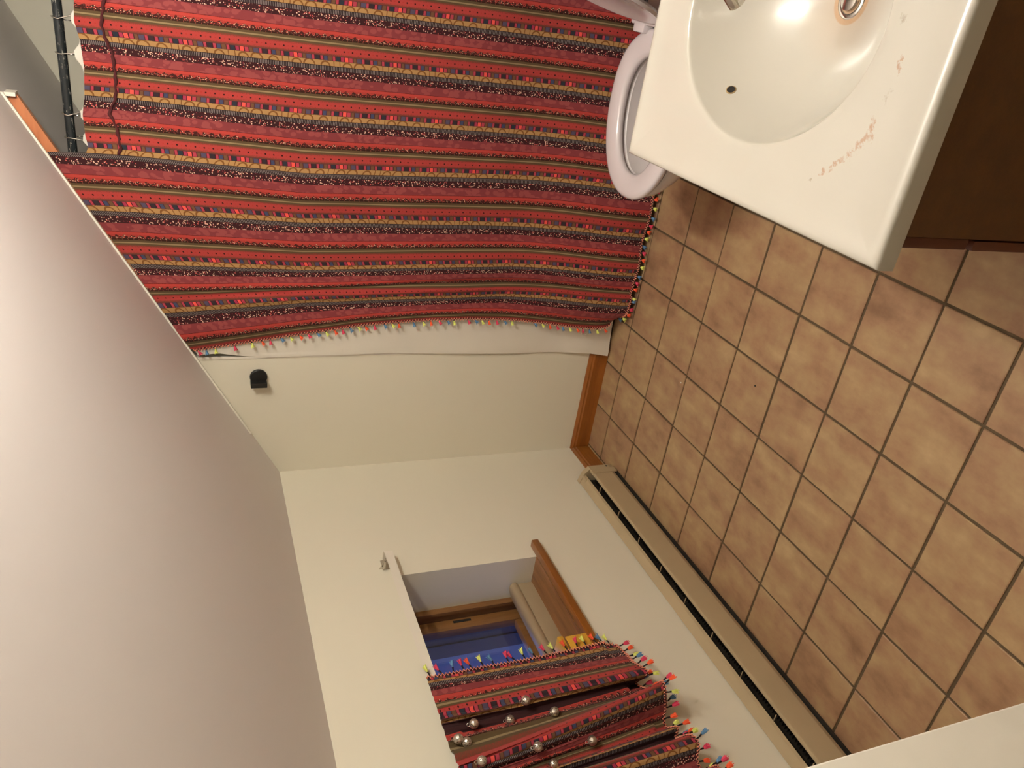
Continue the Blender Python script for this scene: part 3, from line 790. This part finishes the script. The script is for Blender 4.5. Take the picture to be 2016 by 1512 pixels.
while d < L:
    p, o = at(d); tassel(wcur, p, (.25, .85, random.uniform(-.1, .55)), CI[k % len(CI)], .018, .017, .0078); k += 1; d += random.uniform(.026, .040)
pts = [pos_w(s, 1.0) for s in [i * .06 for i in range(0, int((len(WB) - 1) / .06) + 1)]]
at, L = crochet(wcur, [p + Vector((.001, 0, .001)) for p in pts], [(0, 0, -1)] * len(pts), (1, -.2, .2))
d = .012; k = 0; CJ = [3, 2, 1, 0, 3, 2, 1, 2, 0, 3, 2, 1, 0]
while d < L:
    p, o = at(d); tassel(wcur, p, (random.uniform(-.2, .5), random.uniform(-.1, .35), -1), CJ[k % len(CJ)], .020, .018, .0078); k += 1; d += random.uniform(.022, .032)

# ------------------------------------------------------------------ silver balls pinned on the window curtain
BALLS = [((0.0784, -1.2733, 0.8192), 'silver ball in the middle of the window curtain, nearest the tasselled side edge'),
         ((0.0596, -1.3118, 0.7475), 'silver ball low on the window curtain, over the dark fold'),
         ((0.0491, -1.299, 0.8698), 'silver ball upper middle of the window curtain, above the dark fold'),
         ((0.066, -1.2989, 0.9726), 'single silver ball high on the window curtain, under the rod'),
         ((0.0706, -1.335, 1.0265), 'upper ball of the touching pair of silver balls near the rod'),
         ((0.0639, -1.3447, 1.0058), 'lower ball of the touching pair of silver balls near the rod'),
         ((0.089, -1.419, 0.8465), 'silver ball mid-height on the window curtain, beside the speckled stripe'),
         ((0.0611, -1.42, 0.6875), 'lowest silver ball on the window curtain, nearest the tasselled hem'),
         ((0.0934, -1.424, 0.997), 'silver ball high on the window curtain, nearer the picture edge than the touching pair'),
         ((0.0542, -1.4517, 0.811), 'silver ball mid-height on the window curtain at the edge of the picture')]
g0 = G(); prof = [(.0008, -.0128)] + [(.0128 * math.sin(a), -.0128 * math.cos(a)) for a in [PI * k / 14 for k in range(1, 14)]] + [(.0008, .0128)]
g0.lathe(prof, (0, 0, 0), 'z', 22)
for i, (p, lb) in enumerate(BALLS):
    if i == 0:
        b = g0.obj('silver_ball', M['ball'], smooth=True); l = G().tube([(.0 + .004 * math.sin(a), 0, .0150 - .004 * math.cos(a)) for a in [2 * PI * k / 10 for k in range(11)]], .0009, 5, cap=False).obj('wire_loop', M['chrome'])
        l.parent = b; ball0, loop0 = b, l
    else:
        b = ball0.copy(); COL.objects.link(b); l = loop0.copy(); COL.objects.link(l); l.parent = b
    l.matrix_parent_inverse = Matrix()
    b.location = p; b.rotation_euler = (random.uniform(0, 3), 0, random.uniform(0, 6)) if i > 99 else (0, 0, random.uniform(0, 6))
    tag(b, lb, 'ornament', 'silver balls on the window curtain')

# ------------------------------------------------------------------ toilet
TYc = -.560
tl = empty('toilet', (1.62, TYc, 0), 'white toilet with its seat lid raised, half hidden by the vanity top', 'toilet')
def egg(t, s=1.0, cx=1.505, af=.245, ab=.20, hw=.190, ds=0.0):
    c, sn = math.cos(t), math.sin(t)
    a = (ab if c > 0 else af) * s + ds; b = hw * s + ds
    p = .82 if c > 0 else 1.0
    return cx + a * (abs(c) ** p) * (1 if c > 0 else -1), TYc + b * (abs(sn) ** (.92)) * (1 if sn > 0 else -1)
K = 64
def loft(rings, caps=(True, True)):
    V = []; F = []
    for r in rings: V += r
    for i in range(len(rings) - 1):
        for j in range(K): F.append((i * K + j, i * K + (j + 1) % K, i * K + K + (j + 1) % K, i * K + K + j))
    if caps[0]: F.append(tuple(range(K))[::-1])
    if caps[1]: F.append(tuple(range((len(rings) - 1) * K, len(rings) * K)))
    return V, F
A = [2 * PI * j / K for j in range(K)]
def R_(z, s=1.0, ds=0.0, **kw): return [(*egg(a, s, ds=ds, **kw), z) for a in A]
rings = [R_(0, .62, cx=1.55), R_(.02, .62, cx=1.55), R_(.10, .52, cx=1.56), R_(.18, .56, cx=1.55), R_(.26, .74, cx=1.53), R_(.32, .90, cx=1.515), R_(.36, .965), R_(.385, .985), R_(.392, .975), R_(.393, .94),
         R_(.391, 1, -.055), R_(.385, 1, -.062), R_(.35, 1, -.058), R_(.30, 1, -.075), R_(.25, 1, -.105), R_(.20, 1, -.14), R_(.17, 1, -.165)]
V, F = loft(rings); mesh('bowl', V, F, M['porcelain'], tl, True, auto=50)
V, F = loft([R_(.212, 1, -.132), R_(.213, 1, -.133)]); mesh('water', V, F, M['water'], tl)
def S_r(z, ds): return [(*egg(a, 1.0, ds=ds), z) for a in A]
rings = [S_r(.398, -.002), S_r(.404, .004), S_r(.414, .004), S_r(.4195, -.001), S_r(.4220, -.010), S_r(.4225, -.030), S_r(.4200, -.054), S_r(.4150, -.063), S_r(.406, -.066), S_r(.398, -.062)]
V, F = loft(rings + [rings[0]], (False, False)); mesh('seat_ring', V, F, M['seat'], tl, True, auto=60)
# raised lid: the same outline hinged up against the tank
hinge = Vector((1.715, TYc, .428)); tilt = math.radians(16)
def lidp(x, y, h):
    # x distance from hinge along lid, h = thickness offset towards the back
    d = 1.715 - x
    return (hinge.x + d * math.sin(tilt) + h * math.cos(tilt), y, hinge.z + d * math.cos(tilt) - h * math.sin(tilt))
def L_r(ds, h): return [lidp(*egg(a, 1.0, ds=ds), h) for a in A]
V, F = loft([L_r(-.042, -.0015), L_r(-.028, -.006), L_r(-.020, -.006), L_r(-.018, .002), L_r(-.024, .009), L_r(-.042, .011)]); mesh('lid', V, F, M['seat'], tl, True, auto=45)
# back shelf with hinge caps
g = G(); g.box(1.665, 1.86, TYc - .12, TYc + .12, .33, .403, bev=.012); g.obj('back_shelf', M['porcelain'], tl, smooth=True, auto=50)
for s in (-1, 1):
    G().box(1.690, 1.742, TYc + s * .080 - .030, TYc + s * .080 + .030, .404, .436, bev=.008).obj('hinge_cap', M['seat'], tl, smooth=True, auto=50)
G().tube([(1.718, TYc - .125, .428), (1.718, TYc + .125, .428)], .008, 12).obj('hinge_bar', M['seat'], tl, smooth=True, auto=50)
g = G(); g.box(1.846, 2.008, TYc - .22, TYc + .22, .385, .755, bev=.02); g.obj('tank', M['porcelain'], tl, smooth=True, auto=50)
g = G(); g.box(1.842, 2.011, TYc - .23, TYc + .23, .757, .792, bev=.010); g.obj('tank_lid', M['porcelain'], tl, smooth=True, auto=50)
g = G(); g.tube([(1.846, TYc + .19, .70), (1.832, TYc + .19, .70), (1.830, TYc + .14, .695)], .006, 8); g.obj('flush_handle', M['chrome'], tl, smooth=True)

# ------------------------------------------------------------------ vanity
van = empty('vanity_cabinet', (1.77, -1.49, 0), 'dark brown wooden vanity cabinet under the cream basin top', 'cabinet')
VY0, VY1, VX = -1.800, -1.180, 1.530
g = G(); g.box(VX, VX + .018, VY0 + .018, VY1 - .018, .09, .757); g.box(VX, RX - .001, VY0, VY0 + .018, .09, .757); g.box(VX, RX - .001, VY1 - .018, VY1, .09, .757); g.box(VX + .018, RX - .001, VY0 + .018, VY1 - .018, .09, .105); g.box(RX - .007, RX - .001, VY0 + .018, VY1 - .018, .105, .757); g.box(VX + .06, RX - .001, VY0 + .01, VY1 - .01, 0.0005, .09); g.obj('cabinet_body', M['cab'], van)
g = G(); g.box(VX - .016, VX - .0005, VY0 + .001, VY1 - .001, .612, .750, bev=.0025); g.obj('drawer_front', M['cabfront'], van, smooth=True, auto=30)
for (a, b) in ((VY0 + .001, -1.492), (-1.488, VY1 - .001)):
    d_ = G().box(VX - .0175, VX - .0025, a, b, .10, .600, bev=.004).obj('door', M['cabfront'], van, smooth=True, auto=30)
    yk = b - .04 if a < -1.6 else a + .04
    G().lathe([(.006, 0), (.006, -.010), (.014, -.016), (.014, -.022), (.004, -.026)], (VX - .017, yk, .54), 'x', 14).obj('door_knob', M['chrome'], d_, smooth=True, auto=40)

# cream one-piece basin top
BX, BY, CTZ = 1.765, -1.486, .788
TX0, TX1, TY0, TY1 = 1.490, RX - .003, -1.822, -1.158
top = empty('basin_top', (BX, BY, .758), 'cream moulded vanity top with an oval sink basin and rust stains', 'sink')
K2 = 128
angs = sorted([2 * PI * j / K2 for j in range(K2)] + [math.atan2(cy - BY, cx - BX) % (2 * PI) for cx in (TX0, TX1) for cy in (TY0, TY1)])
K2 = len(angs)
def rect(a, inset=0.0):
    c, s = math.cos(a), math.sin(a); t = 1e9
    if c > 1e-9: t = min(t, (TX1 - inset - BX) / c)
    if c < -1e-9: t = min(t, (TX0 + inset - BX) / c)
    if s > 1e-9: t = min(t, (TY1 - inset - BY) / s)
    if s < -1e-9: t = min(t, (TY0 + inset - BY) / s)
    return BX + c * t, BY + s * t
prof = [(.10, -.1345), (.16, -.134), (.30, -.130), (.45, -.120), (.60, -.104), (.72, -.085), (.82, -.062), (.89, -.040), (.94, -.024), (.975, -.0115), (.992, -.0045), (1.003, -.0008), (1.015, 0.0003), (1.06, .0006)]
def ell(a, r, dz):
    ex, ey = .182, .218
    # taller back shelf: slight shell shape
    c, s = math.cos(a), math.sin(a)
    k = 1 / math.sqrt((c / ex) ** 2 + (s / ey) ** 2)
    ox = .035 * (1 - min(1, r)) 
    return (BX + ox + c * k * r, BY + s * k * r, CTZ + dz)
V = []; rn = []
for r, dz in prof: rn.append([ell(a, r, dz) for a in angs])
for q in (.3, .65):
    rn.append([tuple(lerp(ell(a, 1.06, 0)[i], (*rect(a, .026), CTZ)[i], q) for i in range(3)) for a in angs])
for ins, z in ((.026, CTZ), (.018, CTZ + .0022), (.010, CTZ + .0028), (.004, CTZ + .0018), (.0008, CTZ - .0012), (0, CTZ - .005), (0, CTZ - .029), (.003, CTZ - .0305), (.06, CTZ - .0305)):
    rn.append([(*rect(a, ins), z) for a in angs])
F = []
for r in rn: V += r
for i in range(len(rn) - 1):
    for j in range(K2): F.append((i * K2 + j, i * K2 + (j + 1) % K2, i * K2 + K2 + (j + 1) % K2, i * K2 + K2 + j))
F.append(tuple(range(K2))[::-1])
mesh('counter_slab', V, F, M['counter'], top, True, auto=60)
G().box(RX - .022, RX - .002, TY0 + .002, TY1 - .002, CTZ + .002, CTZ + .085, bev=.004).obj('backsplash', M['counter'], top, smooth=True, auto=40)
# chrome drain with pop-up stopper
dz0 = CTZ - .1345
d_ = G().lathe([(.026, -.002), (.0265, .0005), (.025, .002), (.019, .0015), (.0175, -.004)], (1.800, BY, dz0), 'z', 32).obj('drain_ring', M['chrome'], top, smooth=True, auto=50)
G().lathe([(.0145, -.003), (.0155, .004), (.0150, .0065), (.006, .008), (.001, .008)], (1.800, BY, dz0), 'z', 28).obj('stopper', M['chrome'], d_, smooth=True, auto=50)
# overflow hole on the inner wall
hp = Vector((1.6445, -1.3690, 0)); 
def bowl_z(x, y):
    best = 9
    for r_, dz in [(i / 200, 0) for i in range(20, 206)]:
        ox = .035 * (1 - min(1, r_)); c = (x - BX - ox) / .182; s = (y - BY) / .218
        e = abs(math.hypot(c, s) - r_)
        if e < best: best = e; br = r_
    for (ra, za), (rb, zb) in zip(prof, prof[1:]):
        if ra <= br <= rb: return CTZ + lerp(za, zb, (br - ra) / (rb - ra))
    return CTZ
zz = bowl_z(hp.x, hp.y); e = .002
nrm = Vector((-(bowl_z(hp.x + .008, hp.y) - bowl_z(hp.x - .008, hp.y)) / .016, -(bowl_z(hp.x, hp.y + .008) - bowl_z(hp.x, hp.y - .008)) / .016, 1)).normalized()
o = G().lathe([(.0085, .0), (.0085, .0012), (.0070, .0016)], (0, 0, 0), 'z', 24, 0).lathe([(.0068, .0012), (.0068, .0019), (.002, .0020)], (0, 0, 0), 'z', 24, 1).obj('overflow_hole', [M['hole_rim'], M['dark']], top)
o.matrix_parent_inverse = Matrix(); o.location = Vector((hp.x, hp.y, zz)) - top.location; o.rotation_mode = 'QUATERNION'; o.rotation_quaternion = nrm.to_track_quat('Z', 'Y')
# faucet
fc = empty('faucet', (1.955, BY, CTZ), 'chrome faucet whose spout tip reaches over the basin', 'faucet')
G().box(1.930, 1.982, BY - .075, BY + .075, CTZ + .001, CTZ + .018, bev=.006).obj('base_plate', M['chrome'], fc, smooth=True, auto=50)
g = G(); g.tube([(1.957, BY, CTZ + .015), (1.955, BY, CTZ + .06), (1.935, BY, CTZ + .085), (1.88, BY, CTZ + .092), (1.80, BY, CTZ + .088), (1.778, BY + .0005, CTZ + .080), (1.768, BY, CTZ + .068)], [.016, .015, .015, .014, .0135, .0135, .0125], 18)
g.obj('spout', M['chrome'], fc, smooth=True, auto=50)
for s in (-1, 1):
    G().lathe([(.016, 0), (.015, .02), (.020, .028), (.020, .045), (.012, .05)], (1.957, BY + s * .052, CTZ + .016), 'z', 18).obj('handle', M['chrome'], fc, smooth=True, auto=40)

# ------------------------------------------------------------------ vanity lamp on the right wall (the room's light)
vl = empty('vanity_lamp', (RX, -1.25, 2.08), 'three-bulb lamp bar on the wall above the vanity', 'lamp')
G().box(RX - .035, RX - .001, -1.51, -.99, 2.04, 2.12, bev=.006).obj('lamp_bar', M['chrome'], vl, smooth=True, auto=40)
for yb_ in (-1.42, -1.25, -1.08):
    G().lathe([(.030, -.036), (.026, -.052), (.016, -.060)], (RX, yb_, 2.08), 'x', 18).obj('socket', M['bead'], vl, smooth=True, auto=40)
    r = .050; G().lathe([(.002, -.153)] + [(r * math.sin(a), -.103 - r * math.cos(a)) for a in [PI * k / 12 for k in range(1, 12)]] + [(.012, -.060)], (RX, yb_, 2.08), 'x', 18).obj('bulb', M['bulb'], vl, smooth=True)

# crumbs on the floor
for (x, y), c, lb in [((.775, -.87), 'dark', 'tiny dark crumb on the floor tiles'), ((.60, -.52), 'bead', 'tiny white fleck on the floor tiles')]:
    o = G().lathe([(.0010, 0), (.0030, .0008), (.0022, .0026), (.0006, .003)], (x, y, .0002), 'z', 8).obj('crumb', M[c]); tag(o, lb, 'crumb')
